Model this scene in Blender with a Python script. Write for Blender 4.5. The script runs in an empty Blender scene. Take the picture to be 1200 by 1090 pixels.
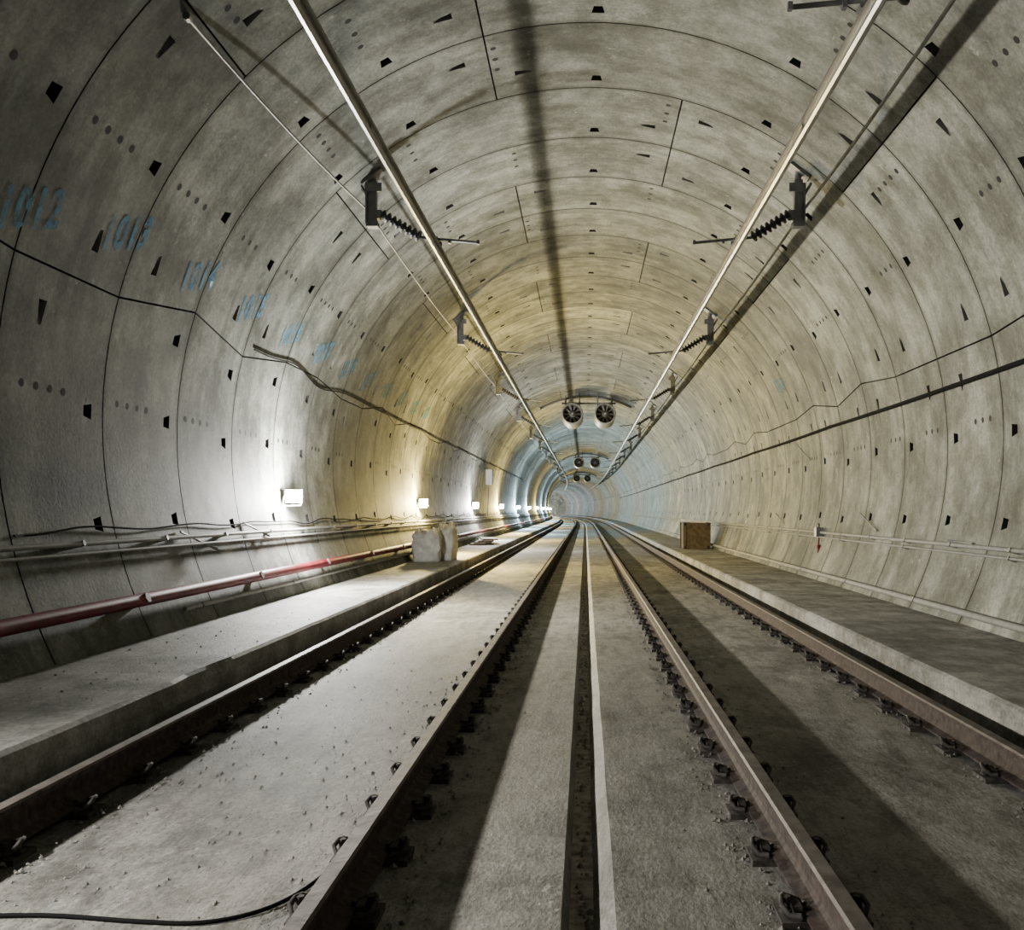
import bpy, math, random
from mathutils import Vector, Matrix, noise
random.seed(7)
PI=math.pi
H=1.24
CX,CZ,R=0.05,0.76,4.216
L=1.516; YB=11.35
YMIN,YMAX=-13.0,262.0
ZS=-1.43
LW=-1.09; RW=-1.15

def wx(y):
    return -(y-80)**2/3400.0 if y>80 else 0.0
def W(x,y,z): return (x+wx(y),y,z)
def cyl(phi,y,r=R):
    a=math.radians(phi)
    return W(CX+r*math.cos(a),y,CZ+r*math.sin(a))

# ------------------------------------------------------------ materials
def mat(name,base,rough=.7,metal=0.,nscale=0,namt=.15,bump=0.,bscale=40,emit=None,estr=0,coord='Object',spec=None):
    m=bpy.data.materials.new(name); m.use_nodes=True
    nt=m.node_tree; b=nt.nodes['Principled BSDF']
    b.inputs['Base Color'].default_value=(*base,1)
    b.inputs['Roughness'].default_value=rough
    b.inputs['Metallic'].default_value=metal
    if spec is not None: b.inputs['Specular IOR Level'].default_value=spec
    tc=nt.nodes.new('ShaderNodeTexCoord')
    if nscale:
        n=nt.nodes.new('ShaderNodeTexNoise'); n.inputs['Scale'].default_value=nscale; n.inputs['Detail'].default_value=6
        nt.links.new(tc.outputs[coord],n.inputs['Vector'])
        r=nt.nodes.new('ShaderNodeValToRGB')
        r.color_ramp.elements[0].position=.3; r.color_ramp.elements[1].position=.7
        r.color_ramp.elements[0].color=(*[c*(1-namt) for c in base],1)
        r.color_ramp.elements[1].color=(*[min(1,c*(1+namt)) for c in base],1)
        nt.links.new(n.outputs['Fac'],r.inputs['Fac']); nt.links.new(r.outputs['Color'],b.inputs['Base Color'])
    if bump:
        n2=nt.nodes.new('ShaderNodeTexNoise'); n2.inputs['Scale'].default_value=bscale; n2.inputs['Detail'].default_value=5
        nt.links.new(tc.outputs[coord],n2.inputs['Vector'])
        bp=nt.nodes.new('ShaderNodeBump'); bp.inputs['Strength'].default_value=bump; bp.inputs['Distance'].default_value=.02
        nt.links.new(n2.outputs['Fac'],bp.inputs['Height']); nt.links.new(bp.outputs['Normal'],b.inputs['Normal'])
    if emit:
        b.inputs['Emission Color'].default_value=(*emit,1); b.inputs['Emission Strength'].default_value=estr
    return m

def concrete(name,dark,light,tone=True,rough=.75,stretch=(1,1,1),fine=30,bump=.25,stain=.5,samt=.75,big=.9,dust=None,scuff=None,joints=False):
    m=bpy.data.materials.new(name); m.use_nodes=True
    nt=m.node_tree; N=nt.nodes; K=nt.links.new; b=N['Principled BSDF']
    b.inputs['Specular IOR Level'].default_value=.3
    tc=N.new('ShaderNodeTexCoord'); mp=N.new('ShaderNodeMapping'); mp.inputs['Scale'].default_value=stretch
    K(tc.outputs['Object'],mp.inputs['Vector'])
    def noise_(s,d=6,r=.6,v=mp,off=0):
        n=N.new('ShaderNodeTexNoise'); n.inputs['Scale'].default_value=s; n.inputs['Detail'].default_value=d; n.inputs['Roughness'].default_value=r
        n.noise_dimensions='4D'; n.inputs['W'].default_value=off
        K(v.outputs['Vector'],n.inputs['Vector']); return n
    def ramp(n,p0,p1,c0,c1,o='Fac'):
        r=N.new('ShaderNodeValToRGB'); r.color_ramp.elements[0].position=p0; r.color_ramp.elements[1].position=p1
        r.color_ramp.elements[0].color=(*c0,1); r.color_ramp.elements[1].color=(*c1,1); K(n.outputs[o],r.inputs['Fac']); return r
    def mul(a,bb,f=1.0):
        x=N.new('ShaderNodeMixRGB'); x.blend_type='MULTIPLY'; x.inputs[0].default_value=f
        K(a,x.inputs[1]); K(bb,x.inputs[2]); return x.outputs[0]
    n1=noise_(big,8,.66)
    out=ramp(n1,.40,.60,dark,light).outputs['Color']
    n2=noise_(2.6,9,.72,off=3)
    out=mul(out,ramp(n2,.42,.55,(stain,stain,stain*.96),(1,1,1)).outputs['Color'],samt)
    n3=noise_(fine,5,.65,off=5)
    out=mul(out,ramp(n3,.32,.68,(.62,.62,.62),(1.12,1.12,1.12)).outputs['Color'])
    n4=noise_(5.5,10,.8,off=9)
    r4=ramp(n4,.59,.67,(0,0,0),(1,1,1))
    mx4=N.new('ShaderNodeMixRGB'); K(r4.outputs['Color'],mx4.inputs[0]); K(out,mx4.inputs[1]); mx4.inputs[2].default_value=(*[min(1,c*1.2) for c in light],1)
    out=mx4.outputs[0]
    if dust:
        n5=noise_(.7,9,.7,off=12); r5=ramp(n5,.47,.56,(0,0,0),(.85,.85,.85))
        mx5=N.new('ShaderNodeMixRGB'); K(r5.outputs['Color'],mx5.inputs[0]); K(out,mx5.inputs[1]); mx5.inputs[2].default_value=(*dust,1); out=mx5.outputs[0]
        n7=noise_(70,3,.7,off=30); out=mul(out,ramp(n7,.38,.50,(.5,.48,.45),(1,1,1)).outputs['Color'],.7)
        n9=noise_(9,9,.8,off=50); out=mul(out,ramp(n9,.42,.52,(.62,.60,.56),(1.05,1.05,1.05)).outputs['Color'],.8)
    if scuff:
        mp2=N.new('ShaderNodeMapping'); mp2.inputs['Scale'].default_value=(1,.18,1); K(tc.outputs['Object'],mp2.inputs['Vector'])
        n6=noise_(7,8,.7,v=mp2,off=20); out=mul(out,ramp(n6,.40,.52,(scuff,)*3,(1,1,1)).outputs['Color'],.85)
    if joints:
        sx=N.new('ShaderNodeSeparateXYZ'); K(tc.outputs['Object'],sx.inputs[0])
        def mth(op,a,bv=None):
            q=N.new('ShaderNodeMath'); q.operation=op; K(a,q.inputs[0])
            if bv is not None: q.inputs[1].default_value=bv
            return q.outputs[0]
        v=mth('ABSOLUTE',mth('SUBTRACT',mth('FRACT',mth('DIVIDE',mth('SUBTRACT',sx.outputs['Y'],YB-L*40),L)),.5))
        ad=N.new('ShaderNodeMath'); ad.operation='MULTIPLY_ADD'; K(n2.outputs['Fac'],ad.inputs[0]); ad.inputs[1].default_value=.12; K(v,ad.inputs[2])
        rj=N.new('ShaderNodeValToRGB'); rj.color_ramp.elements[0].position=.50; rj.color_ramp.elements[1].position=.565
        rj.color_ramp.elements[0].color=(1,1,1,1); rj.color_ramp.elements[1].color=(.58,.58,.56,1); K(ad.outputs[0],rj.inputs['Fac'])
        out=mul(out,rj.outputs['Color'])
        mp3=N.new('ShaderNodeMapping'); mp3.inputs['Scale'].default_value=(.35,2.6,.35); K(tc.outputs['Object'],mp3.inputs['Vector'])
        n8=noise_(1.5,7,.65,v=mp3,off=40); out=mul(out,ramp(n8,.38,.55,(.60,.60,.57),(1,1,1)).outputs['Color'],.85)
    if tone:
        at=N.new('ShaderNodeAttribute'); at.attribute_name='tone'
        out=mul(out,at.outputs['Color'])
    K(out,b.inputs['Base Color'])
    rr=N.new('ShaderNodeMapRange'); rr.inputs['To Min'].default_value=rough-.15; rr.inputs['To Max'].default_value=rough+.12
    K(n2.outputs['Fac'],rr.inputs['Value']); K(rr.outputs['Result'],b.inputs['Roughness'])
    bp=N.new('ShaderNodeBump'); bp.inputs['Strength'].default_value=bump; bp.inputs['Distance'].default_value=.01
    K(n3.outputs['Fac'],bp.inputs['Height']); K(bp.outputs['Normal'],b.inputs['Normal'])
    return m

M_line=concrete('lining_concrete',(.170,.177,.158),(.385,.395,.350),stain=.52,samt=.85,joints=True)
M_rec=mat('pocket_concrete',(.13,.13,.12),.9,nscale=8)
M_hole=mat('painted_hole_shade',(.012,.012,.012),.9)  # near-black colour stands in for shade inside pockets and drilled holes
M_joint=mat('joint_dark',(.04,.04,.037),.95,nscale=6)
M_floor=concrete('floor_concrete',(.21,.20,.18),(.44,.43,.39),tone=False,rough=.74,stretch=(1,.55,1),fine=45,bump=.7,stain=.45,samt=.9,dust=(.26,.245,.215),scuff=.6)
M_walk=concrete('walkway_concrete',(.21,.205,.188),(.42,.41,.375),tone=False,rough=.75,fine=40,bump=.6,stain=.5,samt=.85,scuff=.65)
M_dirt=mat('drain_dirt',(.30,.27,.22),.95,nscale=18,namt=.45,bump=.6,bscale=60)
M_rail=mat('rail_rusty_steel',(.056,.041,.035),.8,.05,nscale=20,namt=.5,bump=.3,spec=.2)
M_head=mat('rail_head_steel',(.11,.092,.080),.65,.2,nscale=9,namt=.45,bump=.15,spec=.25)
M_clip=mat('fastener_black_steel',(.042,.036,.031),.8,.1,nscale=30,namt=.6)
M_alu=mat('aluminium_profile',(.29,.285,.27),.38,.85,nscale=3,namt=.2)
M_galv=mat('galvanised_steel',(.24,.24,.23),.5,.6,nscale=15,namt=.2)
M_dgalv=mat('dark_bracket_steel',(.15,.15,.15),.5,.4,nscale=15,namt=.2)
M_ins=mat('insulator_polymer',(.035,.035,.04),.45)
M_black=mat('black_cable_rubber',(.012,.012,.012),1.0,spec=.05)
M_grey=mat('grey_conduit',(.26,.255,.24),.7,nscale=10,spec=.2)
M_red=mat('red_fire_main_paint',(.14,.009,.018),.55,nscale=5,namt=.4,spec=.2)
M_white=mat('white_painted_metal',(.62,.63,.62),.5,nscale=6,namt=.08)
M_bag=mat('woven_polypropylene',(.55,.54,.50),.85,nscale=5,namt=.25,bump=.6,bscale=12)
M_wood=mat('weathered_plywood',(.06,.045,.034),.85,nscale=9,namt=.5,bump=.3)
M_stone=mat('gravel',(.21,.195,.17),.9,nscale=20,namt=.5)
M_fan=mat('fan_housing_paint',(.30,.30,.29),.5,.3,nscale=6)
M_fand=mat('fan_dark_core',(.012,.012,.012),.7)
M_bulbw=mat('lamp_glass_white',(1,1,1),.3,emit=(1,.99,.97),estr=500)
M_bulby=mat('lamp_glass_warm',(1,.9,.6),.3,emit=(1,.85,.42),estr=380)
def paint_mat():
    m=bpy.data.materials.new('blue_stencil_paint'); m.use_nodes=True
    nt=m.node_tree; b=nt.nodes['Principled BSDF']
    b.inputs['Base Color'].default_value=(.05,.20,.32,1); b.inputs['Roughness'].default_value=.8
    n=nt.nodes.new('ShaderNodeTexNoise'); n.inputs['Scale'].default_value=11; n.inputs['Detail'].default_value=5
    tc=nt.nodes.new('ShaderNodeTexCoord'); nt.links.new(tc.outputs['Object'],n.inputs['Vector'])
    r=nt.nodes.new('ShaderNodeMapRange'); r.inputs['From Min'].default_value=.35; r.inputs['From Max'].default_value=.58
    r.inputs['To Min'].default_value=.22; r.inputs['To Max'].default_value=.88
    nt.links.new(n.outputs['Fac'],r.inputs['Value']); nt.links.new(r.outputs['Result'],b.inputs['Alpha'])
    return m
M_paint=paint_mat()

# ------------------------------------------------------------ mesh builder
class MB:
    def __init__(s): s.v=[]; s.f=[]; s.m=[]; s.s=[]; s.t=[]
    def vert(s,p): s.v.append(tuple(p)); return len(s.v)-1
    def face(s,idx,m=0,smooth=False,t=1.0):
        s.f.append(tuple(idx)); s.m.append(m); s.s.append(smooth); s.t.append(t)
    def box(s,c,d,m=0,M=None,warp=False):
        x,y,z=[k/2 for k in d]
        P=[Vector((sx*x,sy*y,sz*z)) for sx in(-1,1) for sy in(-1,1) for sz in(-1,1)]
        if M: P=[M@p for p in P]
        P=[p+Vector(c) for p in P]
        b=len(s.v)
        for p in P: s.v.append(W(*p) if warp else tuple(p))
        for q in((0,1,3,2),(4,6,7,5),(0,4,5,1),(2,3,7,6),(0,2,6,4),(1,5,7,3)): s.face([b+i for i in q],m)
    def tube(s,pts,r,n=8,m=0,cap=True,smooth=True):
        pts=[Vector(p) for p in pts]; rs=r if isinstance(r,(list,tuple)) else [r]*len(pts)
        rings=[]; up=None
        for i,p in enumerate(pts):
            d=(pts[min(i+1,len(pts)-1)]-pts[max(i-1,0)])
            if d.length<1e-9: d=Vector((0,1,0))
            d.normalize()
            if up is None:
                up=Vector((0,0,1)) if abs(d.z)<.9 else Vector((1,0,0))
            a=d.cross(up)
            if a.length<1e-4: a=d.orthogonal()
            a.normalize(); b=a.cross(d).normalized(); up=b
            ring=[]
            for k in range(n):
                t=2*PI*k/n
                ring.append(s.vert(p+(a*math.cos(t)+b*math.sin(t))*rs[i]))
            rings.append(ring)
        for i in range(len(rings)-1):
            for k in range(n):
                s.face((rings[i][k],rings[i][(k+1)%n],rings[i+1][(k+1)%n],rings[i+1][k]),m,smooth)
        if cap: s.face(rings[0],m); s.face(rings[-1][::-1],m)
    def prism(s,prof,ys,m=0,closed=True,mats=None,cap=True,smooth=False):
        rings=[[s.vert(W(x,y,z)) for x,z in prof] for y in ys]
        n=len(prof); K=n if closed else n-1
        for i in range(len(ys)-1):
            for k in range(K):
                s.face((rings[i][k],rings[i][(k+1)%n],rings[i+1][(k+1)%n],rings[i+1][k]),mats[k] if mats else m,smooth)
        if cap and closed: s.face(rings[0],m); s.face(rings[-1][::-1],m)
    def mesh_at(s,o,loc):
        b=len(s.v)
        wl=W(*loc)
        for p in o.v: s.v.append((p[0]+wl[0],p[1]+wl[1],p[2]+wl[2]))
        for f,m,sm in zip(o.f,o.m,o.s): s.face([b+i for i in f],m,sm)
    def obj(s,name,mats,parent=None,tone=False,loc=None):
        me=bpy.data.meshes.new(name)
        V=s.v
        if loc: V=[(a-loc[0],b-loc[1],c-loc[2]) for a,b,c in V]
        me.from_pydata(V,[],s.f)
        for m in mats: me.materials.append(m)
        me.polygons.foreach_set('material_index',s.m)
        me.polygons.foreach_set('use_smooth',s.s)
        if tone:
            at=me.attributes.new('tone','FLOAT','FACE'); at.data.foreach_set('value',s.t)
        me.update()
        o=bpy.data.objects.new(name,me); bpy.context.collection.objects.link(o)
        if loc: o.location=loc
        if parent: o.parent=parent
        return o
def empty(name,loc=(0,0,0)):
    e=bpy.data.objects.new(name,None); bpy.context.collection.objects.link(e); e.location=loc; e.empty_display_size=.2
    return e
def yrange(a,b,st=2.0):
    n=max(1,int(math.ceil((b-a)/st))); return [a+(b-a)*i/n for i in range(n+1)]

# ------------------------------------------------------------ lining
parts={'wall_left':MB(),'wall_right':MB(),'ceiling':MB()}
def side(phi): return 'wall_right' if phi<45 else ('wall_left' if phi>135 else 'ceiling')
g=math.degrees(.009/R)
ROWS=[-12,1,12,30,47,61,89]; ROWS=ROWS+[180-r for r in ROWS[:-1]]
LJ={3:(165.2,165.2),4:(165.2,162.7),5:(162.7,165.6),0:(165.6,163.3),1:(163.3,163.3),2:(163.3,165.2)}
RJ={0:(14,14),1:(14,15.5),2:(15.5,13),3:(13,15.5),4:(15.5,14),5:(14,14)}
n0=int(math.floor((YMIN-YB)/L)); n1=int(math.ceil((YMAX-YB)/L))
for n in range(n0,n1):
    y0=YB+n*L; y1=y0+L
    k=n%4
    top=105 if k in(2,3) else 75
    ex=45 if top==105 else 135
    J=sorted([(-40,-40),RJ[n%6],(ex,ex),(top,top),LJ[n%6],(220,220)])
    detail=(-4<y0<75)
    ringtone=random.uniform(.88,1.10)
    for si in range(len(J)-1):
        A,B=J[si],J[si+1]; am=sum(A)/2; bm=sum(B)/2
        tone=ringtone*random.uniform(.78,1.12)
        pk=[]
        if detail:
            for r in ROWS:
                if r-am>3 and bm-r>3: pk.append((r-.9,r+.9,5,'R'))
            b1,b2=(1,3) if n%2 else (3,1)
            if si>0: pk.append((am+3.4,am+6.0,b1,'A'))
            if si<len(J)-2: pk.append((bm-6.0,bm-3.4,b2,'B'))
        ok=[]
        for p in pk:
            if all((p[1]<=q[0]-.05 or p[0]>=q[1]+.05) for q in ok): ok.append(p)
        pk=ok
        ts={am,bm}
        for p in pk: ts.add(p[0]); ts.add(p[1])
        ts=sorted(ts); full=[]
        for a,b in zip(ts[:-1],ts[1:]):
            c=max(1,int(math.ceil((b-a)/3.2)))
            for q in range(c): full.append(a+(b-a)*q/c)
        full.append(ts[-1]); ts=full
        yf=[y0+.009]+([y0+L*q for q in(.27,.34,.60,.67,.79,.875)] if detail else [])+[y1-.009]
        pset={}
        off={}
        for p in pk:
            i=min(range(len(ts)),key=lambda q:abs(ts[q]-p[0])); pset[(i,p[2])]=p[3]
            if p[3]=='R': off[(i,p[2])]=(.3,0); off[(i+1,p[2])]=(-.3,0)
            if p[3]=='A': off[(i+1,p[2])]=(0,.03); off[(i+1,p[2]+1)]=(0,-.03)
            if p[3]=='B': off[(i,p[2])]=(0,.03); off[(i,p[2]+1)]=(0,-.03)
        def pos(i,j,r=R):
            u=(ts[i]-am)/(bm-am); y=yf[j]; v=(y-y0)/L
            a=A[0]*(1-v)+A[1]*v+g; b=B[0]*(1-v)+B[1]*v-g
            phi=a*(1-u)+b*u
            if (i,j) in off: phi+=off[(i,j)][0]; y+=off[(i,j)][1]
            return cyl(phi,y,r),phi
        cache={}
        def gv(mb,i,j):
            key=(id(mb),i,j)
            if key not in cache: cache[key]=mb.vert(pos(i,j)[0])
            return cache[key]
        for i in range(len(ts)-1):
            mb=parts[side((ts[i]+ts[i+1])/2)]
            for j in range(len(yf)-1):
                if (i,j) in pset:
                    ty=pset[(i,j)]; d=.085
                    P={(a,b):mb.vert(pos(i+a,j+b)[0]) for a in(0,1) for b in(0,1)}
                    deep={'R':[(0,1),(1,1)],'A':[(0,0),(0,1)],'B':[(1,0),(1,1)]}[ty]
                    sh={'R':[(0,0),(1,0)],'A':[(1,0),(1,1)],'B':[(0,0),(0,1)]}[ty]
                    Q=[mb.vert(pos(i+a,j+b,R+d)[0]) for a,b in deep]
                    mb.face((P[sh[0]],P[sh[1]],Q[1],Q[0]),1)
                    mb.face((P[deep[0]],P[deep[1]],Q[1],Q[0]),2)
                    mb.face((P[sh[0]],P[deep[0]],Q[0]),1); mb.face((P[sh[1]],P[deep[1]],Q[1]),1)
                else:
                    mb.face((gv(mb,i,j),gv(mb,i+1,j),gv(mb,i+1,j+1),gv(mb,i,j+1)),0,True,tone)
            for j in(0,len(yf)-1):
                a=mb.vert(pos(i,j)[0]); b=mb.vert(pos(i+1,j)[0]); c=mb.vert(pos(i+1,j,R+.1)[0]); d_=mb.vert(pos(i,j,R+.1)[0])
                mb.face((a,b,c,d_),3)
        for i in(0,len(ts)-1):
            mb=parts[side(ts[min(i,len(ts)-2)]+.5)]
            for j in range(len(yf)-1):
                a=mb.vert(pos(i,j)[0]); b=mb.vert(pos(i,j+1)[0]); c=mb.vert(pos(i,j+1,R+.1)[0]); d_=mb.vert(pos(i,j,R+.1)[0])
                mb.face((a,b,c,d_),3)
for nm,(pa,pb) in {'wall_right':(-40,45),'ceiling':(45,135),'wall_left':(135,220)}.items():
    mb=parts[nm]; ys=yrange(YMIN-1,YMAX+1,3); ph=[pa+(pb-pa)*i/20 for i in range(21)]
    grid=[[mb.vert(cyl(p,y,R+.1)) for p in ph] for y in ys]
    for a in range(len(ys)-1):
        for b in range(20): mb.face((grid[a][b],grid[a][b+1],grid[a+1][b+1],grid[a+1][b]),3)
for nm,mb in parts.items(): mb.obj(nm,[M_line,M_rec,M_hole,M_joint],tone=True)
for nm,y in(('added_cap_back',YMIN-.5),('added_cap_front',YMAX)):  # caps added across both tunnel ends to keep light bouncing inside
    mb=MB(); ring=[cyl(360*i/64,y,R+.1) for i in range(64)]
    ids=[mb.vert(p) for p in ring]; mb.face(ids,0); mb.obj(nm,[M_line],tone=True)

# ------------------------------------------------------------ floor, walkways
mb=MB()
ys=yrange(YMIN-.4,60,.5)+yrange(60,YMAX,2)[1:]
rings=[]
for y in ys:
    w1=.005*noise.noise(Vector((y*1.3,1,0))); w2=.005*noise.noise(Vector((y*1.1,7,0))); w3=.01*noise.noise(Vector((y*.9,17,0)))
    prof=[(-2.66,ZS),(-.34,ZS),(-.085+w1,ZS+.004),(-.060+w1,ZS-.085),(.030+w2,ZS-.085),(.107+w2,ZS+.008),(.135+w2,ZS+.008),(.42+w3,ZS),(2.56,ZS),(2.56,ZS-.5),(-2.66,ZS-.5)]
    rings.append([mb.vert(W(x,y,z)) for x,z in prof])
fm=[0,0,0,1,0,0,0,0,0,0,0]
for a in range(len(rings)-1):
    for k in range(11): mb.face((rings[a][k],rings[a][(k+1)%11],rings[a+1][(k+1)%11],rings[a+1][k]),fm[k])
mb.obj('floor',[M_floor,M_dirt])
for sgn,xe,zt in((-1,-2.62,LW),(1,2.52,RW)):
    mb=MB()
    xo=-3.80 if sgn<0 else 3.88
    yy=yrange(YMIN-.4,70,.35)+yrange(70,YMAX,3)[1:]
    rings=[]
    for y in yy:
        j1=.012*noise.noise(Vector((y*2.1,sgn*5,0))) ; j2=.012*noise.noise(Vector((y*3.3,sgn*9,3)))
        if sgn<0 and 6.3<y<7.0: j1-=.05; j2-=.03
        e=xe+sgn*(-j1)
        rings.append([mb.vert(W(x,y,z)) for x,z in((xe,ZS-.3),(xe,zt-.16),(e,zt-.02+j2*.4),(e+sgn*.025,zt+j2*.4),(xe+sgn*.4,zt+.3*j2),(xo,zt))])
    for a in range(len(rings)-1):
        for k in range(5): mb.face((rings[a][k],rings[a][k+1],rings[a+1][k+1],rings[a+1][k]),0)
    mb.obj('walkway',[M_walk])

# ------------------------------------------------------------ rails
half=[(.070,0),(.070,.012),(.022,.028),(.0095,.046),(.0095,.115),(.034,.126),(.0365,.149),(.028,.16)]
rp=half+[(-x,z) for x,z in half[::-1]]
RX=[-2.45,-.87,.825,2.245]
def fastener():
    o=MB()
    o.box((0,0,.0125),(.31,.17,.025)); o.box((0,0,.03),(.16,.15,.012))
    for s in(-1,1):
        o.box((s*.092,0,.042),(.03,.09,.045)); 
        o.tube([(s*.09,-.075,.045),(s*.13,-.078,.05),(s*.148,-.045,.07),(s*.142,.0,.080),(s*.13,.035,.075),(s*.10,.05,.06),(s*.07,.03,.056),(s*.06,.0,.056)],.010,6)
        o.tube([(s*.125,0.0,.02),(s*.125,0,.085)],.016,6,smooth=False)
        o.tube([(s*.125,0.0,.03),(s*.125,0,.042)],.026,8,smooth=False)
    return o
FA=fastener()
FB=MB(); FB.box((0,0,.03),(.30,.17,.06))
for x in RX:
    e=empty('running_rail')
    mb=MB(); z0=-1.40
    mats=[0]*15; mats[6]=1; mats[7]=1; mats[8]=1
    mb.prism([(x+a,z0+b) for a,b in rp],yrange(YMIN,YMAX-1,2),0,True,mats=mats+[0]); mb.obj('rail_section',[M_rail,M_head],e)
    mb=MB(); y=-2.0
    while y<130:
        if y<48: mb.mesh_at(FA,(x,y+.1,ZS))
        else: mb.mesh_at(FB,(x,y+.1,ZS))
        y+=.585
    mb.obj('rail_fastenings',[M_clip],e)

# gravel debris
mb=MB()
def stone(p,r):
    k=[]
    for d in((1,0,0),(-1,0,0),(0,1,0),(0,-1,0),(0,0,1),(0,0,-.4)):
        q=Vector(d)*r*random.uniform(.6,1.2); k.append(mb.vert((p[0]+q.x,p[1]+q.y,p[2]+q.z)))
    for a,c,d in((0,2,4),(2,1,4),(1,3,4),(3,0,4),(2,0,5),(1,2,5),(3,1,5),(0,3,5)): mb.face((k[a],k[c],k[d]),0)
for i in range(500):
    y=random.uniform(2.6,22); stone((random.uniform(-.050,.022),y,ZS-.082),random.choice([.006,.009,.014,.020]))
for i in range(1400):
    y=2.6+abs(random.gauss(0,5)); c=random.choice(RX[1:3]+[RX[0]]); x=c+random.choice([-1,1])*(.1+abs(random.gauss(0,.14)))
    if -.12<x<.14 or x<-2.6: continue
    stone((x,y,ZS+.003),random.choice([.003,.004,.005,.006,.011]))
for i in range(500):
    y=2.8+abs(random.gauss(0,3)); stone((random.uniform(-2.2,-1.0),y,ZS+.002),random.choice([.003,.003,.004,.005,.009]))
for i in range(120):
    y=random.uniform(4,20); stone((random.uniform(-3.6,-2.7),y,LW+.002),random.choice([.004,.006,.010]))
for x in RX:
    y=-2+.1
    s=1 if x<0 else -1
    for q in range(36):
        for _ in range(16): stone((x+s*random.uniform(.08,.25),y+random.gauss(0,.11),ZS+.010),random.uniform(.005,.018))
        y+=.585
mb.obj('gravel_debris',[M_stone])

# ------------------------------------------------------------ anchor holes
mb=MB()
for n in range(-6,38):
    y0=YB+n*L
    k=n%2
    for phi in((104,150,2.8,177.5,41,132) if k else (77,31,150,177.5,2.8,121,57)):
        if random.random()<.08: continue
        st=.22+random.uniform(-.04,.1)
        sp=.24 if 50<phi<130 else .19
        for q in range(random.choice([3,4,4]) if not 50<phi<130 else 3):
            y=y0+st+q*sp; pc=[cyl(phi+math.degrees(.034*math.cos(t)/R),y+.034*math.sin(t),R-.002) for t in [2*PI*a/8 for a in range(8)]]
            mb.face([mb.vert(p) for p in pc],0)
mb.obj('drilled_anchor_holes',[M_hole])  # flat discs on the lining, hole shade put into their black colour

# ------------------------------------------------------------ ring numbers
def number(txt,yc,phi,mirror=False,size=.40,rot=.0):
    cu=bpy.data.curves.new('t','FONT'); cu.body=txt; cu.size=size; cu.align_x='CENTER'; cu.align_y='CENTER'; cu.offset=.016; cu.resolution_u=3; cu.space_character=1.2
    o=bpy.data.objects.new('t',cu); bpy.context.collection.objects.link(o)
    dg=bpy.context.evaluated_depsgraph_get(); me=bpy.data.meshes.new_from_object(o.evaluated_get(dg))
    bpy.data.objects.remove(o)
    for v in me.vertices:
        u0,w0=v.co.x*.76,v.co.y
        u,w=u0*math.cos(rot)-w0*math.sin(rot)*.3,w0+u0*math.tan(rot)
        if not mirror: p=cyl(phi-math.degrees(w/R),yc+u,R-.004)
        else: p=cyl(phi+math.degrees(w/R),yc-u,R-.004)
        v.co=Vector(p)
    me.materials.clear(); me.materials.append(M_paint)
    q=bpy.data.objects.new('painted_ring_number',me); bpy.context.collection.objects.link(q)
for i in range(12):
    number(str(1012+i),(6.84 if i==0 else 6.61+i*L),(158.4 if i else 160.8)+random.uniform(-.3,.3),rot=.27)
number('1018',16.3+2*L,24,True)

# ------------------------------------------------------------ overhead conductor rails
CXL,CXR,CZc=-1.80,1.82,3.11
pr=[(-.045,.11),(.045,.11),(.045,.098),(.012,.094),(.012,.06),(.028,.04),(.030,.018),(.012,.0),(.006,.0),(-.006,.0),(-.012,.0),(-.030,.018),(-.028,.04),(-.012,.06),(-.012,.094),(-.045,.098)]
bY=[11.7,20.0,28.6,37.2,46,55,64,73,82,91,100,109,118]
def bracket(sg,y,full=True):
    x0=CXL if sg<0 else CXR
    wxo=wx(y); e=empty('catenary_support_bracket',(0,0,0))
    cx=x0+wxo
    xb=sg*2.58+wxo
    mb=MB()
    zc=CZ+math.sqrt(R*R-(xb-wxo-CX)**2)
    mb.box((xb-sg*.0,y,3.72),(.10,.09,.56)); mb.box((xb+.065*sg,y,3.66),(.02,.15,.40)); mb.box((xb-sg*.02,y-.06,3.90),(.20,.03,.10))
    mb.tube([(xb,y,3.9),(xb,y,zc+.03)],.04,8)
    mb.tube([(xb+.03*sg,y-.02,3.75),(xb+.16*sg,y,3.97)],.018,6)
    mb.box((xb,y,3.46),(.14,.13,.06))
    mb.box((xb-sg*.07,y,3.58),(.10,.10,.10))
    mb.box((xb,y,zc-.03),(.30,.22,.03),M=Matrix.Rotation(sg*math.radians(38),3,'Y'))
    mb.obj('mounting_post',[M_dgalv],e)
    mb=MB(); a=Vector((xb-sg*.09,y,3.60)); b=Vector((cx+sg*.20,y,CZc+.20))
    pts=[];rs=[];N=33
    for i in range(N):
        t=i/(N-1); pts.append(a.lerp(b,t)); rs.append(.028 if i%4 in(0,1) else (.072 if i%4==2 else .064))
        if i in(0,N-1): rs[-1]=.02
    mb.tube(pts,rs,10,smooth=False); mb.obj('ribbed_insulator',[M_ins],e)
    mb=MB()
    mb.tube([b,(cx-sg*.50,y,CZc+.135)],.018,8)
    mb.box((cx,y,CZc+.125),(.12,.10,.03)); mb.box((cx,y,CZc+.16),(.05,.06,.06))
    mb.tube([(cx,y,CZc+.10),(cx,y,CZc+.21)],.012,6)
    mb.box((cx-sg*.15,y,CZc+.150),(.03,.05,.05)); mb.box((cx-sg*.50,y,CZc+.14),(.03,.04,.05))
    mb.obj('clamp_rod',[M_dgalv],e)
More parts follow.
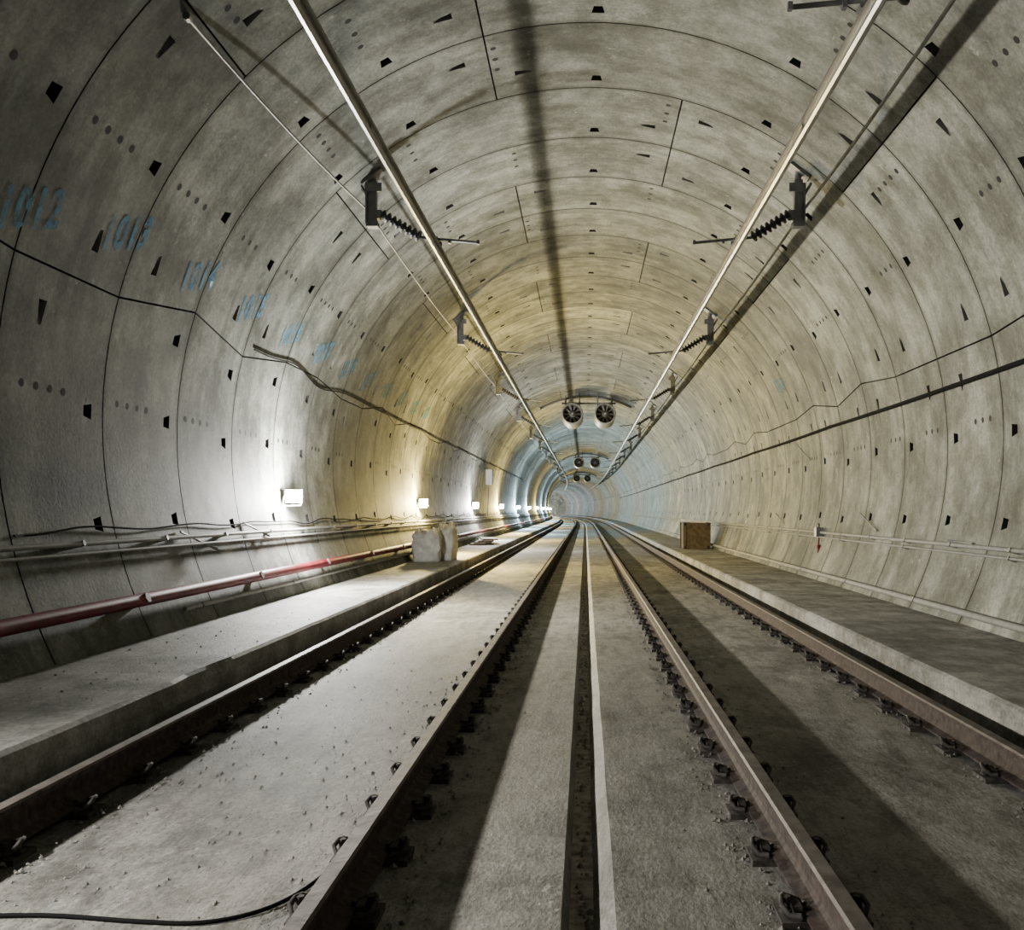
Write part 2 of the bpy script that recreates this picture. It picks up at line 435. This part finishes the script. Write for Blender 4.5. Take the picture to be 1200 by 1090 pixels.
for sg,x in((-1,CXL),(1,CXR)):
    mb=MB(); mb.prism([(x+a,CZc+b) for a,b in pr],yrange(YMIN+1,150,3)); 
    yj=8.2
    while yj<60:
        for s in(-1,1): mb.box((x+s*.018,yj,CZc+.075),(.012,.4,.035),warp=True)
        yj+=10
    mb.obj('overhead_conductor_rail',[M_alu])
    for i,y in enumerate(bY): bracket(sg,y)
bracket(1,6.22)
for sg in(-1,1):
    e=empty('earth_wire'); mb=MB()
    a=Vector(cyl(90-sg*46.0,7.2 if sg<0 else 2.0,R-.03))
    anchors=[a]
    if sg>0: anchors.append(Vector((2.66,6.22,3.72)))
    anchors+=[Vector(W(sg*2.66,y,3.66)) for y in bY]
    full=[]
    for p,q in zip(anchors[:-1],anchors[1:]):
        for i in range(8):
            t=i/8; s_=p.lerp(q,t); s_.z-=.05*4*t*(1-t); full.append(s_)
    full.append(anchors[-1])
    mb.tube(full,.012 if sg<0 else .018,6); mb.obj('wire',[M_galv],e)
    mb=MB(); mb.tube([a-Vector((0,.05,0)),a,Vector(cyl(90-sg*46.0,a.y,R+.03))],.03,8); mb.obj('wall_anchor',[M_dgalv],e)

# ------------------------------------------------------------ wall conduits / pipes
def longi(name,phi,off,r,m,y0=YMIN+.5,y1=150,st=1.2,n=8,clips=None,wob=0):
    e=empty(name); mb=MB(); pts=[]
    for y in yrange(y0,y1,st):
        p=phi+(math.degrees(wob*noise.noise(Vector((y*.35,phi,0)))/R) if wob else 0)
        pts.append(cyl(p,y,R-off))
    mb.tube(pts,r,n); mb.obj('run',[m],e)
    if clips:
        mb=MB(); y=y0+.4
        while y<min(y1,70):
            c=Vector(cyl(phi,y,R-off)); d=(Vector(cyl(phi,y,R))-c).normalized()
            mb.tube([c-d*(r+.006),c+d*(off+.02)],r*.6+.012,6,smooth=False)
            y+=clips
        mb.obj('clips',[M_dgalv],e)
    return e
def phl(z): return 180-math.degrees(math.asin((z-CZ)/R))
def phr(z): return math.degrees(math.asin((z-CZ)/R))
longi('cable_conduit',phl(-.28),.06,.022,M_grey,clips=L)
longi('cable_conduit',phl(-.36),.06,.014,M_grey)
longi('cable_conduit',phr(-.40),.07,.024,M_grey,clips=L)
longi('cable_conduit',phr(-.48),.07,.015,M_grey,clips=L*2)
longi('red_fire_main',phl(-.80),.10,.057,M_red,n=14,clips=2.9)
longi('drain_pipe',phl(-.95),.07,.022,M_grey,n=10,clips=2.9,y0=9.0)
longi('drain_pipe',phr(-1.06),.06,.035,M_grey,n=10,clips=2.9)
e=empty('black_power_cable'); mb=MB(); pts=[]
for y in yrange(11.6,62,.25):
    z=1.93+.08*math.exp(-((y-13.2)/.7)**2)-.08*math.exp(-((y-14.6)/.8)**2)+.03*noise.noise(Vector((y*.4,2,2)))
    pts.append(cyl(phl(z),y,R-.016))
mb.tube(pts,.009,6); mb.obj('cable',[M_black],e)
e=empty('heavy_feeder_cable'); mb=MB(); pts=[]
for y in yrange(YMIN+1,110,.5):
    t=((y-9.0)%7.5)/7.5; z=1.43-.015*4*t*(1-t)
    pts.append(cyl(phr(z),y,R-.040))
mb.tube(pts,.026,8); mb.obj('cable',[M_black],e)
mb=MB(); y=9.0-7.5
while y<100:
    c=Vector(cyl(phr(1.45),y,R-.040)); w=Vector(cyl(phr(1.45),y,R+.02)); mb.tube([c,w],.016,6); y+=7.5
mb.obj('hangers',[M_dgalv],e)
e=empty('lamp_supply_cable'); mb=MB(); pts=[]
for y in yrange(6.8,58,.12):
    z=-.10+.06*noise.noise(Vector((y*.9,3,1)))+.02*math.sin(y*2.6); pts.append(cyl(phl(z-.06),y,R-.03))
mb.tube(pts,.009,6); mb.obj('cable',[M_black],e)
mb=MB()
for (ph,y,dy,dz) in((phr(-.30),13.6,.8,.25),(phr(-.28),20,.7,.2),(phl(-.22),9.6,.7,-.25),(phr(-.36),10.2,.5,.0),(phr(.95),18.2,.7,.35),(phl(-.15),11.4,.6,-.2)):
    a=Vector(cyl(ph,y,R-.02)); b=Vector(cyl(ph+math.degrees(dz/R)*(1 if ph<90 else -1),y+dy,R-.09)); mb.tube([a,b],.012,6)
mb.obj('loose_cable_stubs',[M_grey])
e=empty('loose_floor_cable'); mb=MB()
cps=[(-2.30,3.36),(-1.9,3.38),(-1.55,3.33),(-1.32,3.32),(-1.15,3.42),(-1.05,3.62),(-.985,3.95)]
pts=[]
for i in range(len(cps)-1):
    for q in range(5):
        t=q/5; a=cps[i-1] if i>0 else cps[i]; b=cps[i]; c=cps[i+1]; d=cps[min(i+2,len(cps)-1)]
        f=lambda k:.5*((2*b[k])+(-a[k]+c[k])*t+(2*a[k]-5*b[k]+4*c[k]-d[k])*t*t+(-a[k]+3*b[k]-3*c[k]+d[k])*t**3)
        pts.append((f(0),f(1),ZS+.010))
mb.tube(pts,.008,6); mb.obj('cable',[M_black],e)

e=empty('emergency_pull_switch'); c=Vector(cyl(phr(-.40),16.6,R-.09)); mb=MB()
mb.box(c,(.12,.16,.16)); mb.tube([c+Vector((0,0,.08)),c+Vector((0,0,.15))],.02,8); mb.obj('housing',[M_dgalv],e)
mb=MB(); mb.tube([c+Vector((0,-.02,-.08)),c+Vector((-.01,-.03,-.25)),c+Vector((0,-.07,-.42))],.014,6); mb.tube([c+Vector((0,-.03,-.22)),c+Vector((0,-.03,-.36))],.035,8); mb.obj('red_handle',[M_red],e)

# ------------------------------------------------------------ lamps
LZ=.19; LX=-3.97
def lamp(y,warm,p,pt,ang=172,blend=.25,tilt=90):
    e=empty('wall_floodlight'); ox=wx(y)
    x=LX+ox; c=Vector((x,y,LZ)); Mz=Matrix.Rotation(math.radians(-50),3,'Z')   # head turned down the track
    mb=MB()
    mb.box(c,(.05,.24,.17),M=Mz)
    for q in range(6): mb.box(c+Mz@Vector((-.035,-.10+q*.040,0)),(.03,.008,.14),M=Mz)
    for s in(-.13,.13):
        a=c+Mz@Vector((0,s,0)); mb.tube([a,a+Vector((-.02,0,-.12)),(x-.13,y+s*.3,LZ-.13)],.009,6)
    mb.box((x-.14,y,LZ-.13),(.02,.14,.08)); mb.obj('housing',[M_white],e)
    mb=MB()
    # slightly domed lens, oval outline
    rings=[]
    for (dx,ry,rz) in((.026,.110,.075),(.040,.108,.073),(.055,.080,.054),(.062,.040,.027),(.064,.004,.003)):
        rings.append([mb.vert(c+Mz@Vector((dx,ry*math.cos(2*PI*k/20),rz*math.sin(2*PI*k/20)))) for k in range(20)])
    for a in range(4):
        for k in range(20): mb.face((rings[a][k],rings[a][(k+1)%20],rings[a+1][(k+1)%20],rings[a+1][k]),0,True)
    mb.face(rings[-1],0)
    mb.obj('glowing_glass',[M_bulby if warm==1 else M_bulbw],e)
    col=((1,.99,.945),(1,.76,.25),(.62,.87,1))[warm]
    ld=bpy.data.lights.new('flood_beam','SPOT'); ld.energy=p; ld.color=col; ld.spot_size=math.radians(ang); ld.spot_blend=blend; ld.shadow_soft_size=.06
    lo=bpy.data.objects.new('flood_beam',ld); bpy.context.collection.objects.link(lo); lo.parent=e
    lo.location=(x+.19,y,LZ); lo.rotation_euler=(0,math.radians(-tilt),0)
    if pt:
        ld=bpy.data.lights.new('lamp_spill','POINT'); ld.energy=pt; ld.color=col; ld.shadow_soft_size=.09
        lo=bpy.data.objects.new('lamp_spill',ld); bpy.context.collection.objects.link(lo); lo.parent=e; lo.location=(x+.12,y-.14,LZ)
P=820
lamp(-8,0,360,0); lamp(2.6,0,900,0,150,.7,78)
for y,wm,k,sp in((13.1,0,1,1.3),(23.6,1,1.9,1.0),(34.8,0,1.2,.9),(45.5,1,2.0,.9),(57,2,1.7,.8),(68,2,1.6,.7),(80,1,1.6,.7),(92,2,2.2,.7),(106,2,2.0,.7),(122,1,1.5,.7),(140,2,2.0,.7),(160,1,1.4,.7),(180,0,1.6,.7),(202,2,1.8,.7),(222,0,2,.7),(240,2,2,.7),(255,0,2.4,.9)):  # the farthest lamps in the row are added to brighten the far end
    lamp(y,wm,P*k,P*sp*k)

# ------------------------------------------------------------ jet fans
def fan(x,y,z):
    e=empty('jet_fan'); ox=wx(y)+x; r=.44
    mb=MB(); N=28
    prf=[(-1.2,.40),(-1.2,.44),(-1.1,.46),(-.5,.42),(.5,.42),(1.1,.46),(1.2,.44),(1.2,.40),(.5,.36),(-.5,.36)]
    rings=[]
    for yy,rr in prf+[prf[0]]: rings.append([mb.vert((ox+rr*math.cos(2*PI*k/N),y+yy,z+rr*math.sin(2*PI*k/N))) for k in range(N)])
    for a in range(len(rings)-1):
        for k in range(N): mb.face((rings[a][k],rings[a][(k+1)%N],rings[a+1][(k+1)%N],rings[a+1][k]),0,True)
    for yy in(-.5,.5): mb.tube([(ox,y+yy-.03,z),(ox,y+yy+.03,z)],.475,24,smooth=False,cap=False)
    mb.obj('duct_housing',[M_fan],e)
    mb=MB()
    mb.tube([(ox,y-1.05,z),(ox,y-.95,z),(ox,y-.6,z)],[.05,.12,.14],14)
    mb.obj('hub',[M_fan],e)
    mb=MB()
    for k in range(10):
        a=2*PI*k/10; c,s=math.cos(a),math.sin(a)
        def q(rr,w,d): return (ox+rr*c-w*s,y-.85+d,z+rr*s+w*c)
        mb.face([mb.vert(p) for p in(q(.12,-.03,-.03),q(.40,-.055,-.05),q(.40,.055,.05),q(.12,.03,.03))],0)
    mb.tube([(ox,y-.3,z),(ox,y-.2,z)],.37,20,m=1,smooth=False)
    mb.obj('impeller',[M_galv,M_fand],e)
    mb=MB()
    for yy in(-.5,.5):
        for s in(-1,1):
            xx=x+s*.3; zc=CZ+math.sqrt(R*R-(xx-CX)**2); mb.tube([(ox+s*.3,y+yy,z+.3),(ox+s*.3,y+yy,zc)],.025,6)
    mb.obj('hangers',[M_dgalv],e)
for y in(41.5,83,124):
    fan(-.55,y,4.05); fan(.83,y,4.05)
    e=empty('fan_support_beam'); mb=MB()
    pts=[cyl(p,y-.4,R-.13) for p in range(62,121,3)]
    mb.tube(pts,.055,6); mb.obj('arched_beam',[M_dgalv],e)
    mb=MB(); mb.box((.14+wx(y),y-.5,4.54),(2.3,.08,.08)); mb.obj('cross_beam',[M_dgalv],e)
# ------------------------------------------------------------ bulk bag, crate, cabinet
def bulk_bag(loc,s,rz=0,sd=0):
    import bmesh
    bm=bmesh.new(); bmesh.ops.create_cube(bm,size=1); bmesh.ops.subdivide_edges(bm,edges=bm.edges[:],cuts=11,use_grid_fill=True)
    for v in bm.verts:
        p=v.co.copy()
        bl=1+.10*math.cos(p.z*PI)
        ln=math.hypot(p.x,p.y); rn=max(abs(p.x),abs(p.y))
        f=1 if ln<1e-6 else (rn/ln)*.30+.70
        q=p*1.0; q.x*=bl*f; q.y*=bl*f
        nn=noise.noise(Vector((p.x*3+sd,p.y*3,p.z*6)))*.08+noise.noise(Vector((p.x*9,p.y*9+sd,p.z*5)))*.05
        q.x+=nn*(1 if p.x>0 else -1); q.y+=nn
        if p.z>.35: q.z+=noise.noise(Vector((p.x*4+sd,p.y*4,7)))*.28-.10*ln
        if p.z<-.45: q.z=-.5
        v.co=q
    me=bpy.data.meshes.new('sack'); bm.to_mesh(me); bm.free(); me.materials.append(M_bag)
    for p in me.polygons: p.use_smooth=True
    e=empty('bulk_bag',loc); e.rotation_euler=(0,0,rz)
    o=bpy.data.objects.new('sack',me); bpy.context.collection.objects.link(o); o.parent=e; o.scale=s; o.location=(0,0,s[2]/2)
    mb=MB()
    for sx in(-1,1):
        for sy in(-1,1):
            bx,by=sx*s[0]*.36,sy*s[1]*.36
            mb.tube([(bx,by,s[2]*.85),(bx*.95,by*.9,s[2]*1.12),(bx*.7,by*.8,s[2]*1.15),(bx*.55,by*.8,s[2]*.9)],.02,6)
    mb.obj('lifting_loops',[M_bag],e)
bulk_bag((-3.38,20.6,LW),(.56,.66,.62),.1,0); bulk_bag((-3.02,21.1,LW),(.34,.5,.72),-.1,5)
e=empty('plywood_crate'); mb=MB(); c=Vector((3.30,29,RW)); w,d,h=.72,.9,.78
for s in(-1,1):
    mb.box(c+Vector((s*w/2,0,h/2)),(.03,d,h)); mb.box(c+Vector((0,s*d/2,h/2)),(w,.03,h))
    for s2 in(-1,1): mb.box(c+Vector((s*w/2,s2*(d/2+.02),h/2)),(.09,.03,h))
    mb.box(c+Vector((0,-d/2-.02,h/2+s*(h/2-.05))),(w,.03,.09))
mb.box(c+Vector((0,0,.05)),(w,d,.05)); mb.obj('panels',[M_wood],e)
mb=MB(); mb.box(c+Vector((-.05,0,h+.04)),(w*.9,d,.03),M=Matrix.Rotation(.10,3,'Y')); mb.box(c+Vector((.1,.1,h-.05)),(.4,.5,.1)); mb.obj('loose_lid',[M_bag],e)
e=empty('electrical_cabinet'); mb=MB(); c=Vector((-3.93,39.5,1.35))
mb.box(c,(.25,.5,.62)); mb.box(c+Vector((.13,0,0)),(.012,.44,.56)); mb.box(c+Vector((.14,.17,0)),(.02,.02,.08)); mb.obj('body',[M_white],e)
mb=MB(); mb.tube([c+Vector((-.02,0,-.31)),c+Vector((-.08,0,-1.6))],.02,6); mb.obj('feed_conduit',[M_grey],e)
e=empty('stacked_boards'); mb=MB()
for i in range(4): mb.box((-3.35+i*.05,31+i*.3,LW+.03+i*.04),(.5,2.2,.04),M=Matrix.Rotation(.05*i,3,'Z'))
mb.obj('boards',[M_wood],e)

# ------------------------------------------------------------ world + camera
w=bpy.data.worlds.new('World'); bpy.context.scene.world=w; w.use_nodes=True
w.node_tree.nodes['Background'].inputs[0].default_value=(.02,.02,.02,1)
cd=bpy.data.cameras.new('camera'); cam=bpy.data.objects.new('camera',cd); bpy.context.collection.objects.link(cam)
cam.location=(0,0,0); cam.rotation_euler=(math.radians(90),0,0)
cd.sensor_width=36; cd.sensor_fit='HORIZONTAL'; cd.lens=1130/1200*36
cd.shift_x=-86/1200; cd.shift_y=53/1200; cd.clip_end=500; cd.clip_start=.05
bpy.context.scene.camera=cam
